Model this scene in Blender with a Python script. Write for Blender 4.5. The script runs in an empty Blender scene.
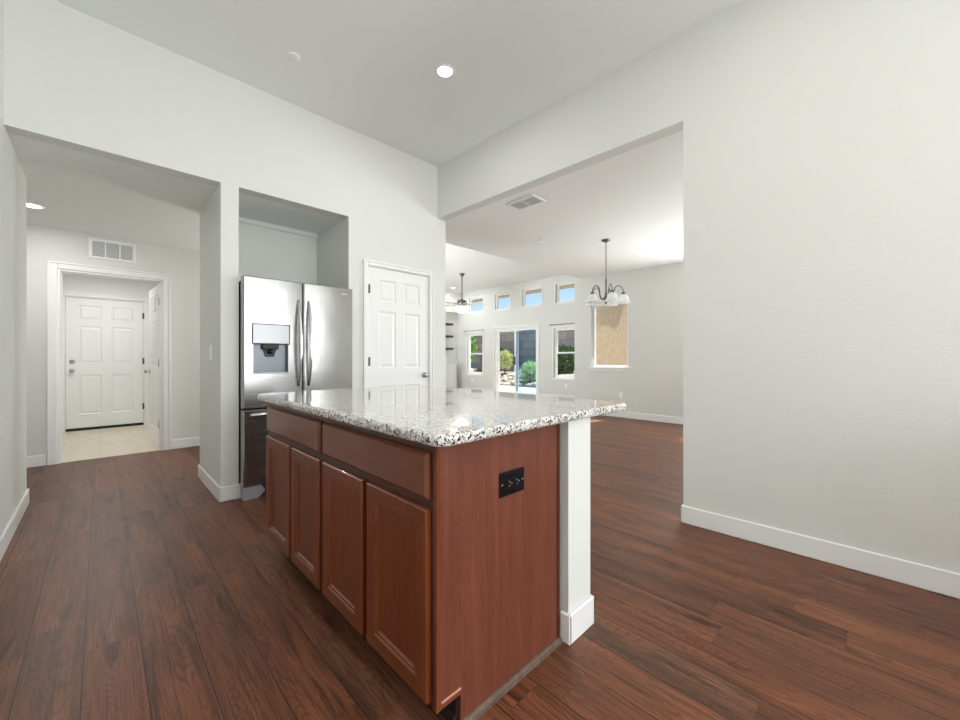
import bpy, bmesh, math, random
from math import sin, cos, pi, radians
from mathutils import Vector, Matrix

S = bpy.context.scene
COL = S.collection
random.seed(7)

# ------------------------------------------------------------------ camera
cd = bpy.data.cameras.new('camera')
cam = bpy.data.objects.new('camera', cd)
COL.objects.link(cam)
cd.sensor_width = 36.0
cd.lens = 389.0 / 960.0 * 36.0
cd.shift_y = -2.0 / 960.0
cd.clip_start = 0.02
cam.location = (0, 0, 1.12)
cam.rotation_euler = (radians(90), 0, radians(-44.3))
S.camera = cam

# ------------------------------------------------------------------ world and sun
SUN_EL, SUN_OFF = radians(58), radians(10)          # height of the sun; swing from +X towards -Y
w = bpy.data.worlds.new('sky'); S.world = w; w.use_nodes = True
wn = w.node_tree.nodes; wl = w.node_tree.links
sky = wn.new('ShaderNodeTexSky'); sky.sky_type = 'NISHITA'; sky.sun_disc = False
sky.sun_elevation = SUN_EL; sky.sun_rotation = radians(90) + SUN_OFF
sky.air_density = 1.0; sky.dust_density = 0.4; sky.ozone_density = 2.0
wl.new(sky.outputs[0], wn['Background'].inputs[0]); wn['Background'].inputs[1].default_value = 0.15
sd = bpy.data.lights.new('sun', 'SUN'); sd.energy = 13.0; sd.angle = radians(0.6); sd.color = (1, .95, .87)
so = bpy.data.objects.new('sun', sd); COL.objects.link(so)
to_sun = Vector((cos(SUN_EL) * cos(SUN_OFF), -cos(SUN_EL) * sin(SUN_OFF), sin(SUN_EL)))
so.rotation_euler = to_sun.to_track_quat('Z', 'Y').to_euler(); so.location = (14, -2, 12)


def area(name, loc, aim, sx, sy, power, color=(1, 1, 1)):
    d = bpy.data.lights.new(name, 'AREA'); d.shape = 'RECTANGLE'; d.size = sx; d.size_y = sy
    d.energy = power; d.color = color
    o = bpy.data.objects.new(name, d); COL.objects.link(o); o.location = loc
    o.rotation_euler = (Vector(loc) - Vector(aim)).to_track_quat('Z', 'Y').to_euler()
    return o


# daylight of the hidden dining window, and unseen fill lamps added for brightness
area('kitchen_rear_fill', (1.1, -5.06, 1.6), (1.1, 3, 1.3), 2.5, 2.1, 140, (.95, .985, 1))  # added lamp in an invented rear window, lighting the kitchen from behind
area('kitchen_side_fill', (2.95, -2.4, 1.78), (-.4, .8, 1.5), 1.55, .95, 55, (.95, .985, 1))  # lamp added to brighten the left wall; its window is made up
area('dining_window_daylight', (7.16, .95, 1.25), (4.0, 1.5, 2.6), 1.3, 1.6, 120, (.93, 1, .99))
area('living_fill_lamp', (2.87, 7.8, 1.3), (6.4, 7.6, 4.6), 2.1, 1.6, 180, (.95, 1, .985))  # fill lamp added to brighten the living room; no window here
area('hall_fill_lamp', (2.66, 5.3, 1.5), (-1, 5.3, 1.5), 1.1, 1.5, 24, (1, .99, .95))  # free-hanging fill lamp added to brighten the hall; no window here

S.view_settings.view_transform = 'Standard'
S.view_settings.look = 'None'
S.view_settings.gamma = 1.0
S.view_settings.use_curve_mapping = False
S.view_settings.exposure = 0.04
S.cycles.use_denoising = True
S.cycles.max_bounces = 10
S.cycles.diffuse_bounces = 6
S.cycles.transparent_max_bounces = 16
S.cycles.sample_clamp_indirect = 6.0

# ------------------------------------------------------------------ materials
def srgb(r, g, b):
    f = lambda c: (c / 255 / 12.92) if c / 255 <= .04045 else ((c / 255 + .055) / 1.055) ** 2.4
    return (f(r), f(g), f(b), 1)


def mat(name, color, rough=.5, metal=0, spec=.5, bump=None, emit=None, coat=0):
    m = bpy.data.materials.new(name); m.use_nodes = True
    n = m.node_tree.nodes; l = m.node_tree.links; b = n['Principled BSDF']
    if len(color) == 3: color = tuple(color) + (1,)
    b.inputs['Base Color'].default_value = color
    b.inputs['Roughness'].default_value = rough
    b.inputs['Metallic'].default_value = metal
    b.inputs['Specular IOR Level'].default_value = spec
    b.inputs['Coat Weight'].default_value = coat
    b.inputs['Coat Roughness'].default_value = .03
    if emit:
        b.inputs['Emission Color'].default_value = tuple(emit[0]) + (1,)
        b.inputs['Emission Strength'].default_value = emit[1]
    if bump:
        tc = n.new('ShaderNodeTexCoord'); nt = n.new('ShaderNodeTexNoise')
        nt.inputs['Scale'].default_value = bump[0]; nt.inputs['Detail'].default_value = 3
        bp = n.new('ShaderNodeBump'); bp.inputs['Strength'].default_value = bump[1]; bp.inputs['Distance'].default_value = bump[2]
        l.new(tc.outputs['Object'], nt.inputs['Vector']); l.new(nt.outputs['Fac'], bp.inputs['Height'])
        l.new(bp.outputs['Normal'], b.inputs['Normal'])
    return m


def ramp(n, stops, interp='LINEAR'):
    r = n.new('ShaderNodeValToRGB'); r.color_ramp.interpolation = interp
    e = r.color_ramp.elements
    while len(e) < len(stops): e.new(.5)
    for i, (p, c) in enumerate(stops):
        e[i].position = p; e[i].color = c if len(c) == 4 else tuple(c) + (1,)
    return r


def mapping(n, l, scale=(1, 1, 1), rot=(0, 0, 0), loc=(0, 0, 0)):
    tc = n.new('ShaderNodeTexCoord'); mp = n.new('ShaderNodeMapping')
    mp.inputs['Scale'].default_value = scale; mp.inputs['Rotation'].default_value = rot; mp.inputs['Location'].default_value = loc
    l.new(tc.outputs['Object'], mp.inputs['Vector'])
    return mp


def mixc(n, l, fac, a, b, mode='MIX'):
    m = n.new('ShaderNodeMix'); m.data_type = 'RGBA'; m.blend_type = mode
    for sock, v in ((m.inputs[0], fac), (m.inputs[6], a), (m.inputs[7], b)):
        if hasattr(v, 'is_output'): l.new(v, sock)
        else: sock.default_value = v
    return m.outputs[2]


M = {}
M['wall'] = mat('wall_paint', (.73, .738, .712), .6, bump=(70, .22, .004), spec=.3)
M['wall_entry'] = mat('entry_paint', (.80, .81, .80), .6, bump=(70, .2, .004), spec=.3)
M['ceiling'] = mat('ceiling_paint', (.84, .865, .845), .75, bump=(55, .18, .004), spec=.2)
M['ceiling_lit'] = mat('ceiling_paint_lit', (.88, .89, .875), .75, bump=(55, .18, .004), spec=.2)  # ceiling paint made lighter, standing in for diffused light on these ceilings
M['trim'] = mat('trim_white', (.86, .865, .86), .32)
M['door'] = mat('door_white', (.85, .855, .85), .36)
M['vinyl'] = mat('window_vinyl', (.88, .89, .89), .35)
M['steel_dark'] = mat('hinge_metal', (.10, .10, .10), .5, metal=.4)
M['nickel'] = mat('satin_nickel', (.52, .51, .49), .28, metal=1)
M['pewter'] = mat('dark_pewter', (.17, .165, .16), .38, metal=.85)
M['chrome'] = mat('polished_steel', (.75, .75, .76), .12, metal=1)
M['black'] = mat('black_plastic', (.005, .005, .006), .3, spec=.25)
M['dark'] = mat('dark_grey', (.035, .036, .04), .45)
M['rubber'] = mat('black_rubber', (.01, .01, .01), .7)
M['greyp'] = mat('grey_plastic', (.30, .31, .32), .4)
M['silverp'] = mat('silver_panel', (.36, .37, .38), .34, metal=.6)
M['cavity'] = mat('cavity_grey', (.13, .14, .16), .3, metal=.6)
M['white_plate'] = mat('white_plate', (.93, .93, .90), .35)
M['tan_stucco'] = mat('tan_stucco', srgb(206, 184, 152), .9, bump=(28, .8, .02), spec=.1)
M['eave'] = mat('eave_paint', srgb(150, 138, 125), .8)
M['concrete'] = mat('patio_concrete', srgb(205, 200, 190), .85, bump=(30, .2, .01))
M['rock'] = mat('pale_rock', srgb(188, 182, 174), .9, bump=(8, .5, .05))
M['soil'] = mat('gravel_soil', srgb(140, 128, 112), .95, bump=(25, .8, .03))
M['shelf_wood'] = mat('dark_shelf_wood', srgb(62, 45, 36), .45)
M['lamp_on'] = mat('lit_lens', (.9, .88, .82), .4, emit=((1, .96, .88), 9))
M['bowl_on'] = mat('lit_bowl', (.9, .88, .84), .3, emit=((1, .96, .90), 2.0))
M['blade'] = mat('fan_blade', (.78, .77, .74), .4)
M['bulb_on'] = mat('lit_bulb', (.9, .9, .88), .4, emit=((1, .97, .92), 2.5))
M['rod'] = mat('curtain_rod_metal', (.28, .27, .26), .4, metal=.7)
M['louvre'] = mat('louvre_enamel', (.68, .69, .69), .4)
M['duct'] = mat('duct_dark', (.16, .165, .17), .8)


def foliage(name, c1, c2):
    m = mat(name, c1, .6); n = m.node_tree.nodes; l = m.node_tree.links
    nt = n.new('ShaderNodeTexNoise'); nt.inputs['Scale'].default_value = 9
    tc = n.new('ShaderNodeTexCoord'); l.new(tc.outputs['Object'], nt.inputs['Vector'])
    r = ramp(n, [(.35, c1), (.65, c2)]); l.new(nt.outputs['Fac'], r.inputs[0])
    l.new(r.outputs[0], n['Principled BSDF'].inputs['Base Color'])
    return m


M['leaf_dark'] = foliage('dark_leaves', srgb(52, 82, 42), srgb(104, 136, 70))
M['leaf_light'] = foliage('light_leaves', srgb(110, 160, 70), srgb(175, 205, 120))
M['leaf_agave'] = foliage('agave_leaves', srgb(170, 214, 150), srgb(225, 240, 200))
M['bloom'] = foliage('pale_blossom', srgb(150, 180, 90), srgb(240, 236, 190))
M['tan_stucco'] = foliage('tan_stucco', srgb(180, 160, 130), srgb(196, 176, 146))
M['bark'] = mat('bark', srgb(90, 72, 55), .9)


def make_floor():
    m = mat('wood_planks', (.1, .05, .03), .36, spec=.36); n = m.node_tree.nodes; l = m.node_tree.links; b = n['Principled BSDF']
    W, L = .16, 1.22
    sx = n.new('ShaderNodeSeparateXYZ'); tc = n.new('ShaderNodeTexCoord'); l.new(tc.outputs['Object'], sx.inputs[0])
    ax = n.new('ShaderNodeMath'); ax.operation = 'ADD'; ax.inputs[1].default_value = .205 + W * 60; l.new(sx.outputs[0], ax.inputs[0])
    ay = n.new('ShaderNodeMath'); ay.operation = 'ADD'; ay.inputs[1].default_value = 50; l.new(sx.outputs[1], ay.inputs[0])
    cb = n.new('ShaderNodeCombineXYZ'); l.new(ay.outputs[0], cb.inputs[0]); l.new(ax.outputs[0], cb.inputs[1])
    rw = n.new('ShaderNodeMath'); rw.operation = 'DIVIDE'; rw.inputs[1].default_value = W; l.new(ax.outputs[0], rw.inputs[0])
    rf = n.new('ShaderNodeMath'); rf.operation = 'FLOOR'; l.new(rw.outputs[0], rf.inputs[0])
    wnz = n.new('ShaderNodeTexWhiteNoise'); wnz.noise_dimensions = '1D'; l.new(rf.outputs[0], wnz.inputs['W'])
    sh = n.new('ShaderNodeMath'); sh.operation = 'MULTIPLY_ADD'; sh.inputs[1].default_value = L; l.new(wnz.outputs['Value'], sh.inputs[0]); l.new(ay.outputs[0], sh.inputs[2])
    cb2 = n.new('ShaderNodeCombineXYZ'); l.new(sh.outputs[0], cb2.inputs[0]); l.new(ax.outputs[0], cb2.inputs[1])
    br = n.new('ShaderNodeTexBrick'); br.offset = 0; br.squash = 1
    br.inputs['Scale'].default_value = 1; br.inputs['Brick Width'].default_value = L; br.inputs['Row Height'].default_value = W
    br.inputs['Mortar Size'].default_value = .0007; br.inputs['Mortar Smooth'].default_value = .2; br.inputs['Bias'].default_value = 0
    br.inputs['Color1'].default_value = (0, 0, 0, 1); br.inputs['Color2'].default_value = (1, 1, 1, 1); br.inputs['Mortar'].default_value = (.5, .5, .5, 1)
    l.new(cb2.outputs[0], br.inputs['Vector'])
    fc = n.new('ShaderNodeMath'); fc.operation = 'FRACT'; l.new(rw.outputs[0], fc.inputs[0])
    pp = n.new('ShaderNodeMath'); pp.operation = 'PINGPONG'; pp.inputs[1].default_value = .5; l.new(fc.outputs[0], pp.inputs[0])
    sm = n.new('ShaderNodeMath'); sm.operation = 'LESS_THAN'; sm.inputs[1].default_value = .011; l.new(pp.outputs[0], sm.inputs[0])
    em = n.new('ShaderNodeMath'); em.operation = 'MULTIPLY'; em.inputs[1].default_value = .6; l.new(br.outputs['Fac'], em.inputs[0])
    seam = n.new('ShaderNodeMath'); seam.operation = 'MAXIMUM'; l.new(sm.outputs[0], seam.inputs[0]); l.new(em.outputs[0], seam.inputs[1])
    # per-plank offset into the grain
    sc = n.new('ShaderNodeVectorMath'); sc.operation = 'SCALE'; sc.inputs['Scale'].default_value = 37; l.new(br.outputs['Color'], sc.inputs[0])
    ad = n.new('ShaderNodeVectorMath'); ad.operation = 'ADD'; l.new(cb.outputs[0], ad.inputs[0]); l.new(sc.outputs[0], ad.inputs[1])

    def noise(scale, sv, detail=4, dist=0):
        mp_ = n.new('ShaderNodeMapping'); mp_.inputs['Scale'].default_value = sv; l.new(ad.outputs[0], mp_.inputs['Vector'])
        t = n.new('ShaderNodeTexNoise'); t.inputs['Scale'].default_value = scale; t.inputs['Detail'].default_value = detail
        t.inputs['Distortion'].default_value = dist; t.inputs['Roughness'].default_value = .6; l.new(mp_.outputs[0], t.inputs['Vector'])
        return t
    big = noise(1.0, (.9, 6, 1), 3, .6)
    fine = noise(1.0, (4, 150, 1), 5, .4)
    blot = noise(1.0, (1.8, 14, 1), 5, .8)
    # cathedral rings: contour lines of a long soft noise
    cat = noise(1.0, (.9, 6.5, 1), 1.5, .2)
    cm = n.new('ShaderNodeMath'); cm.operation = 'MULTIPLY'; cm.inputs[1].default_value = 330; l.new(cat.outputs['Fac'], cm.inputs[0])
    cs = n.new('ShaderNodeMath'); cs.operation = 'SINE'; l.new(cm.outputs[0], cs.inputs[0])
    crm = n.new('ShaderNodeMapRange'); crm.inputs[1].default_value = -1; crm.inputs[2].default_value = 1; crm.inputs[3].default_value = 0; crm.inputs[4].default_value = 1
    l.new(cs.outputs[0], crm.inputs[0])
    base = ramp(n, [(0, srgb(86, 55, 40)), (.25, srgb(136, 84, 55)), (.5, srgb(102, 64, 45)), (.75, srgb(124, 74, 49)), (1, srgb(116, 84, 64))]); l.new(br.outputs['Color'], base.inputs[0])
    tone = ramp(n, [(.3, srgb(72, 45, 32)), (.5, srgb(118, 72, 49)), (.72, srgb(154, 98, 66))]); l.new(big.outputs['Fac'], tone.inputs[0])
    c = mixc(n, l, .5, base.outputs[0], tone.outputs[0])
    fr = ramp(n, [(.38, (.42, .38, .36)), (.54, (1, 1, 1))]); l.new(fine.outputs['Fac'], fr.inputs[0])
    c = mixc(n, l, .8, c, fr.outputs[0], 'MULTIPLY')
    cr = ramp(n, [(0, (.50, .46, .43)), (.35, (1, 1, 1))]); l.new(crm.outputs[0], cr.inputs[0])
    c = mixc(n, l, .6, c, cr.outputs[0], 'MULTIPLY')
    bl = ramp(n, [(.30, (.16, .14, .13)), (.45, (1, 1, 1))]); l.new(blot.outputs['Fac'], bl.inputs[0])
    c = mixc(n, l, .8, c, bl.outputs[0], 'MULTIPLY')
    c = mixc(n, l, seam.outputs[0], c, (.014, .009, .007, 1))
    l.new(c, b.inputs['Base Color'])
    rr = n.new('ShaderNodeMapRange'); rr.inputs[3].default_value = .34; rr.inputs[4].default_value = .50; l.new(fine.outputs['Fac'], rr.inputs[0]); l.new(rr.outputs[0], b.inputs['Roughness'])
    hm = n.new('ShaderNodeMath'); hm.operation = 'SUBTRACT'; l.new(fine.outputs['Fac'], hm.inputs[0]); l.new(seam.outputs[0], hm.inputs[1])
    bp = n.new('ShaderNodeBump'); bp.inputs['Strength'].default_value = .22; bp.inputs['Distance'].default_value = .002
    l.new(hm.outputs[0], bp.inputs['Height']); l.new(bp.outputs['Normal'], b.inputs['Normal'])
    return m


M['floor'] = make_floor()


def make_wood(name, c1, c2, c3, axis='Z', rough=.34, figure=0, coat=0):
    m = mat(name, c1, rough, spec=.45, coat=coat); n = m.node_tree.nodes; l = m.node_tree.links; b = n['Principled BSDF']
    s = (14, 14, 1.1) if axis == 'Z' else (14, 1.1, 14)
    mp = mapping(n, l, s)
    t = n.new('ShaderNodeTexNoise'); t.inputs['Scale'].default_value = 1.6; t.inputs['Detail'].default_value = 4; t.inputs['Distortion'].default_value = .9
    l.new(mp.outputs[0], t.inputs['Vector'])
    s2 = tuple(v * (9 if v > 2 else 2.5) for v in s)
    mp2 = mapping(n, l, s2); t2 = n.new('ShaderNodeTexNoise'); t2.inputs['Scale'].default_value = 1.5; t2.inputs['Detail'].default_value = 3
    l.new(mp2.outputs[0], t2.inputs['Vector'])
    r = ramp(n, [(.3, c1), (.52, c2), (.75, c3)]); l.new(t.outputs['Fac'], r.inputs[0])
    r2 = ramp(n, [(.34, (.66, .62, .60)), (.54, (1, 1, 1))]); l.new(t2.outputs['Fac'], r2.inputs[0])
    c = mixc(n, l, .55, r.outputs[0], r2.outputs[0], 'MULTIPLY')
    if figure:
        mp3 = mapping(n, l, (7, 7, 1.1)); t3 = n.new('ShaderNodeTexNoise'); t3.inputs['Scale'].default_value = 1; t3.inputs['Detail'].default_value = 1.5; t3.inputs['Distortion'].default_value = .25
        l.new(mp3.outputs[0], t3.inputs['Vector'])
        q = n.new('ShaderNodeMath'); q.operation = 'MULTIPLY'; q.inputs[1].default_value = 190; l.new(t3.outputs['Fac'], q.inputs[0])
        q2 = n.new('ShaderNodeMath'); q2.operation = 'SINE'; l.new(q.outputs[0], q2.inputs[0])
        r3 = ramp(n, [(0, (.72, .68, .66)), (.5, (1, 1, 1))]); l.new(q2.outputs[0], r3.inputs[0])
        c = mixc(n, l, figure, c, r3.outputs[0], 'MULTIPLY')
    l.new(c, b.inputs['Base Color'])
    return m


M['cherry'] = make_wood('cherry_wood', srgb(108, 54, 27), srgb(117, 59, 30), srgb(126, 65, 35), rough=.3, coat=.25)
M['cherry_h'] = make_wood('cherry_wood_drawer', srgb(106, 56, 33), srgb(114, 60, 35), srgb(122, 66, 39), 'Y', rough=.3, coat=.25)
M['cherry_panel'] = make_wood('cherry_veneer', srgb(104, 55, 38), srgb(114, 61, 43), srgb(126, 69, 50), rough=.46, figure=.3)
M['cherry_dark'] = make_wood('cherry_frame', srgb(74, 38, 27), srgb(82, 43, 30), srgb(90, 48, 33))
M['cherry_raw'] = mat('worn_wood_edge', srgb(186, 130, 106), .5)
M['shoe'] = make_wood('shoe_moulding_wood', srgb(84, 66, 56), srgb(98, 78, 66), srgb(112, 90, 77), 'Y', .5)
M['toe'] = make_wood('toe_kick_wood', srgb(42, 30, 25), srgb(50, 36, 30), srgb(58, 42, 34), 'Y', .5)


def make_granite():
    m = mat('speckled_granite', (.6, .58, .55), .12, spec=.6, coat=.65); n = m.node_tree.nodes; l = m.node_tree.links; b = n['Principled BSDF']
    mp = mapping(n, l)
    nt = n.new('ShaderNodeTexNoise'); nt.inputs['Scale'].default_value = 60; nt.inputs['Detail'].default_value = 2; l.new(mp.outputs[0], nt.inputs['Vector'])
    dv = n.new('ShaderNodeVectorMath'); dv.operation = 'MULTIPLY_ADD'; dv.inputs[1].default_value = (.012, .012, .012)
    l.new(nt.outputs['Color'], dv.inputs[0]); l.new(mp.outputs[0], dv.inputs[2])

    def vor(scale):
        v = n.new('ShaderNodeTexVoronoi'); v.inputs['Scale'].default_value = scale; l.new(dv.outputs[0], v.inputs['Vector'])
        s = n.new('ShaderNodeSeparateColor'); l.new(v.outputs['Color'], s.inputs[0]); return s
    v1, v2, v3 = vor(170), vor(110), vor(165)
    r1 = ramp(n, [(0, srgb(224, 221, 217)), (.3, srgb(196, 192, 188)), (.5, srgb(174, 169, 165)), (.62, srgb(206, 201, 196)), (.8, srgb(162, 157, 154)), (.9, srgb(232, 231, 229))], 'CONSTANT'); l.new(v1.outputs[0], r1.inputs[0])
    r2 = ramp(n, [(0, (0, 0, 0)), (.86, (1, 1, 1))], 'CONSTANT'); l.new(v2.outputs[1], r2.inputs[0])
    r3 = ramp(n, [(0, (0, 0, 0)), (.84, (1, 1, 1))], 'CONSTANT'); l.new(v3.outputs[2], r3.inputs[0])
    c = mixc(n, l, r2.outputs[0], r1.outputs[0], srgb(150, 142, 137))
    c = mixc(n, l, r3.outputs[0], c, srgb(36, 34, 36))
    l.new(c, b.inputs['Base Color'])
    return m


M['granite'] = make_granite()


def make_steel():
    m = mat('stainless_steel', (.42, .415, .405), .27, metal=1); n = m.node_tree.nodes; l = m.node_tree.links; b = n['Principled BSDF']
    mp = mapping(n, l, (6, 6, 600)); t = n.new('ShaderNodeTexNoise'); t.inputs['Scale'].default_value = 1; l.new(mp.outputs[0], t.inputs['Vector'])
    rr = n.new('ShaderNodeMapRange'); rr.inputs[3].default_value = .24; rr.inputs[4].default_value = .29; l.new(t.outputs['Fac'], rr.inputs[0]); l.new(rr.outputs[0], b.inputs['Roughness'])
    t2 = n.new('ShaderNodeTexNoise'); t2.inputs['Scale'].default_value = 3.2; t2.inputs['Detail'].default_value = 1
    mp2 = mapping(n, l, (1, 1, 1)); l.new(mp2.outputs[0], t2.inputs['Vector'])
    bp = n.new('ShaderNodeBump'); bp.inputs['Strength'].default_value = .25; bp.inputs['Distance'].default_value = .02
    l.new(t2.outputs['Fac'], bp.inputs['Height']); l.new(bp.outputs['Normal'], b.inputs['Normal'])
    return m


M['steel'] = make_steel()


def make_glass(name, tint, refl=.035):
    m = bpy.data.materials.new(name); m.use_nodes = True; n = m.node_tree.nodes; l = m.node_tree.links; n.clear()
    o = n.new('ShaderNodeOutputMaterial'); t = n.new('ShaderNodeBsdfTransparent'); t.inputs[0].default_value = tint
    g = n.new('ShaderNodeBsdfGlossy'); g.inputs['Roughness'].default_value = .02
    mx = n.new('ShaderNodeMixShader')
    mx.inputs[0].default_value = refl; l.new(t.outputs[0], mx.inputs[1]); l.new(g.outputs[0], mx.inputs[2]); l.new(mx.outputs[0], o.inputs[0])
    return m


M['glass'] = make_glass('window_glass', (.96, .98, .98, 1))
M['glass_blue'] = make_glass('screened_glass', (.66, .78, .88, 1))


def make_frosted():
    m = bpy.data.materials.new('frosted_shade_glass'); m.use_nodes = True; n = m.node_tree.nodes; l = m.node_tree.links; n.clear()
    o = n.new('ShaderNodeOutputMaterial'); d = n.new('ShaderNodeBsdfDiffuse'); d.inputs[0].default_value = (.95, .96, .95, 1)
    t = n.new('ShaderNodeBsdfTranslucent'); t.inputs[0].default_value = (.93, .94, .93, 1); a = n.new('ShaderNodeMixShader'); a.inputs[0].default_value = .5
    g = n.new('ShaderNodeBsdfGlossy'); g.inputs['Roughness'].default_value = .15; b = n.new('ShaderNodeMixShader'); b.inputs[0].default_value = .05
    l.new(d.outputs[0], a.inputs[1]); l.new(t.outputs[0], a.inputs[2]); l.new(a.outputs[0], b.inputs[1]); l.new(g.outputs[0], b.inputs[2]); l.new(b.outputs[0], o.inputs[0])
    return m


M['frosted'] = make_frosted()


def make_tile():
    m = mat('entry_tile', srgb(214, 200, 176), .4); n = m.node_tree.nodes; l = m.node_tree.links; b = n['Principled BSDF']
    mp = mapping(n, l); br = n.new('ShaderNodeTexBrick'); br.offset = 0
    br.inputs['Scale'].default_value = 1; br.inputs['Brick Width'].default_value = .33; br.inputs['Row Height'].default_value = .33; br.inputs['Mortar Size'].default_value = .004
    br.inputs['Color1'].default_value = srgb(222, 212, 193); br.inputs['Color2'].default_value = srgb(216, 206, 187); br.inputs['Mortar'].default_value = srgb(202, 192, 173)
    l.new(mp.outputs[0], br.inputs['Vector'])
    t = n.new('ShaderNodeTexNoise'); t.inputs['Scale'].default_value = 9; t.inputs['Detail'].default_value = 4; l.new(mp.outputs[0], t.inputs['Vector'])
    r = ramp(n, [(.3, (.86, .85, .83)), (.6, (1, 1, 1))]); l.new(t.outputs['Fac'], r.inputs[0])
    l.new(mixc(n, l, .8, br.outputs['Color'], r.outputs[0], 'MULTIPLY'), b.inputs['Base Color'])
    return m


M['tile'] = make_tile()


def make_block():
    m = mat('concrete_block', srgb(120, 112, 110), .95); n = m.node_tree.nodes; l = m.node_tree.links; b = n['Principled BSDF']
    tc = n.new('ShaderNodeTexCoord'); sx = n.new('ShaderNodeSeparateXYZ'); l.new(tc.outputs['Object'], sx.inputs[0])
    cb = n.new('ShaderNodeCombineXYZ'); l.new(sx.outputs[1], cb.inputs[0]); l.new(sx.outputs[2], cb.inputs[1])
    br = n.new('ShaderNodeTexBrick'); br.inputs['Scale'].default_value = 1; br.inputs['Brick Width'].default_value = .8; br.inputs['Row Height'].default_value = .4
    br.inputs['Mortar Size'].default_value = .012
    br.inputs['Color1'].default_value = srgb(214, 192, 184); br.inputs['Color2'].default_value = srgb(184, 166, 162); br.inputs['Mortar'].default_value = srgb(130, 122, 120)
    l.new(cb.outputs[0], br.inputs['Vector']); l.new(br.outputs['Color'], b.inputs['Base Color'])
    return m


M['block'] = make_block()

# ------------------------------------------------------------------ mesh helpers
class MB:
    """collects shapes in world space and links them as one mesh object"""
    def __init__(s): s.bm = bmesh.new()

    def _merge(s, t):
        me = bpy.data.meshes.new('tmp'); t.to_mesh(me); t.free(); s.bm.from_mesh(me); bpy.data.meshes.remove(me)

    def box(s, a, b, bev=0, seg=2, rot=None, pivot=None):
        t = bmesh.new(); bmesh.ops.create_cube(t, size=1)
        for v in t.verts:
            v.co = Vector([(a[i] + b[i]) / 2 + v.co[i] * (b[i] - a[i]) for i in range(3)])
        if bev: bmesh.ops.bevel(t, geom=list(t.edges), offset=bev, segments=seg, profile=.5, affect='EDGES')
        if rot is not None: bmesh.ops.rotate(t, cent=pivot, matrix=rot, verts=t.verts)
        s._merge(t); return s

    def lathe(s, prof, c, seg=24, axis='Z', cap=True):
        t = bmesh.new(); rings = []
        for r, h in prof:
            ring = []
            for i in range(seg):
                a = 2 * pi * i / seg; p = (max(r, 1e-5) * cos(a), max(r, 1e-5) * sin(a), h)
                if axis == 'X': p = (p[2], p[0], p[1])
                if axis == 'Y': p = (p[0], p[2], p[1])
                ring.append(t.verts.new(Vector(p) + Vector(c)))
            rings.append(ring)
        for k in range(len(rings) - 1):
            for i in range(seg):
                j = (i + 1) % seg; t.faces.new((rings[k][i], rings[k][j], rings[k + 1][j], rings[k + 1][i]))
        if cap:
            t.faces.new(rings[0]); t.faces.new(rings[-1])
        bmesh.ops.recalc_face_normals(t, faces=t.faces)
        for f in t.faces: f.smooth = True
        s._merge(t); return s

    def tube(s, pts, r, seg=10, sq=(1, 1)):
        t = bmesh.new(); pts = [Vector(p) for p in pts]; rings = []
        up0 = None
        for i, p in enumerate(pts):
            d = (pts[min(i + 1, len(pts) - 1)] - pts[max(i - 1, 0)]).normalized()
            if up0 is None:
                up0 = Vector((0, 0, 1)) if abs(d.z) < .9 else Vector((1, 0, 0))
            u = (up0 - d * up0.dot(d)).normalized(); up0 = u; v = d.cross(u)
            rr = r[i] if isinstance(r, (list, tuple)) else r
            rings.append([t.verts.new(p + u * rr * sq[0] * cos(2 * pi * k / seg) + v * rr * sq[1] * sin(2 * pi * k / seg)) for k in range(seg)])
        for a, b in zip(rings, rings[1:]):
            for k in range(seg):
                j = (k + 1) % seg; t.faces.new((a[k], a[j], b[j], b[k]))
        t.faces.new(rings[0]); t.faces.new(rings[-1])
        bmesh.ops.recalc_face_normals(t, faces=t.faces)
        for f in t.faces: f.smooth = True
        s._merge(t); return s

    def prism(s, poly, ax, lo, hi, bev=0, seg=3):
        """poly in the two other axes (in order), extruded along axis ax from lo to hi"""
        t = bmesh.new()
        def P(p, h):
            q = list(p); q.insert(ax, h); return t.verts.new(q)
        A = [P(p, lo) for p in poly]; B = [P(p, hi) for p in poly]; n = len(poly)
        fa = t.faces.new(A); fb = t.faces.new(B)
        for i in range(n):
            j = (i + 1) % n; t.faces.new((A[i], A[j], B[j], B[i]))
        bmesh.ops.recalc_face_normals(t, faces=t.faces)
        if bev:
            bmesh.ops.bevel(t, geom=list(fa.edges) + list(fb.edges), offset=bev, segments=seg, profile=.5, affect='EDGES')
        s._merge(t); return s

    def ball(s, c, r, sub=2, sc=(1, 1, 1), smooth=True):
        t = bmesh.new(); bmesh.ops.create_icosphere(t, subdivisions=sub, radius=r)
        for v in t.verts: v.co = Vector((v.co.x * sc[0], v.co.y * sc[1], v.co.z * sc[2])) + Vector(c)
        for f in t.faces: f.smooth = smooth
        s._merge(t); return s

    def quad(s, pts):
        f = s.bm.faces.new([s.bm.verts.new(p) for p in pts]); return f

    def build(s, name, m, parent=None, origin=None, smooth_angle=None):
        off = Vector((0, 0, 0)); p = parent
        while p is not None: off += p.location; p = p.parent
        bm = s.bm
        bmesh.ops.remove_doubles(bm, verts=bm.verts, dist=1e-6)
        if parent is None:
            if origin is None:
                lo = Vector([min(v.co[i] for v in bm.verts) for i in range(3)]); hi = Vector([max(v.co[i] for v in bm.verts) for i in range(3)])
                origin = ((lo.x + hi.x) / 2, (lo.y + hi.y) / 2, lo.z)
            origin = Vector(origin)
        else:
            origin = Vector((0, 0, 0))
        for v in bm.verts: v.co -= off + origin
        me = bpy.data.meshes.new(name); bm.to_mesh(me); bm.free()
        me.materials.append(m)
        o = bpy.data.objects.new(name, me); COL.objects.link(o); o.location = origin
        if parent is not None: o.parent = parent
        return o


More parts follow.
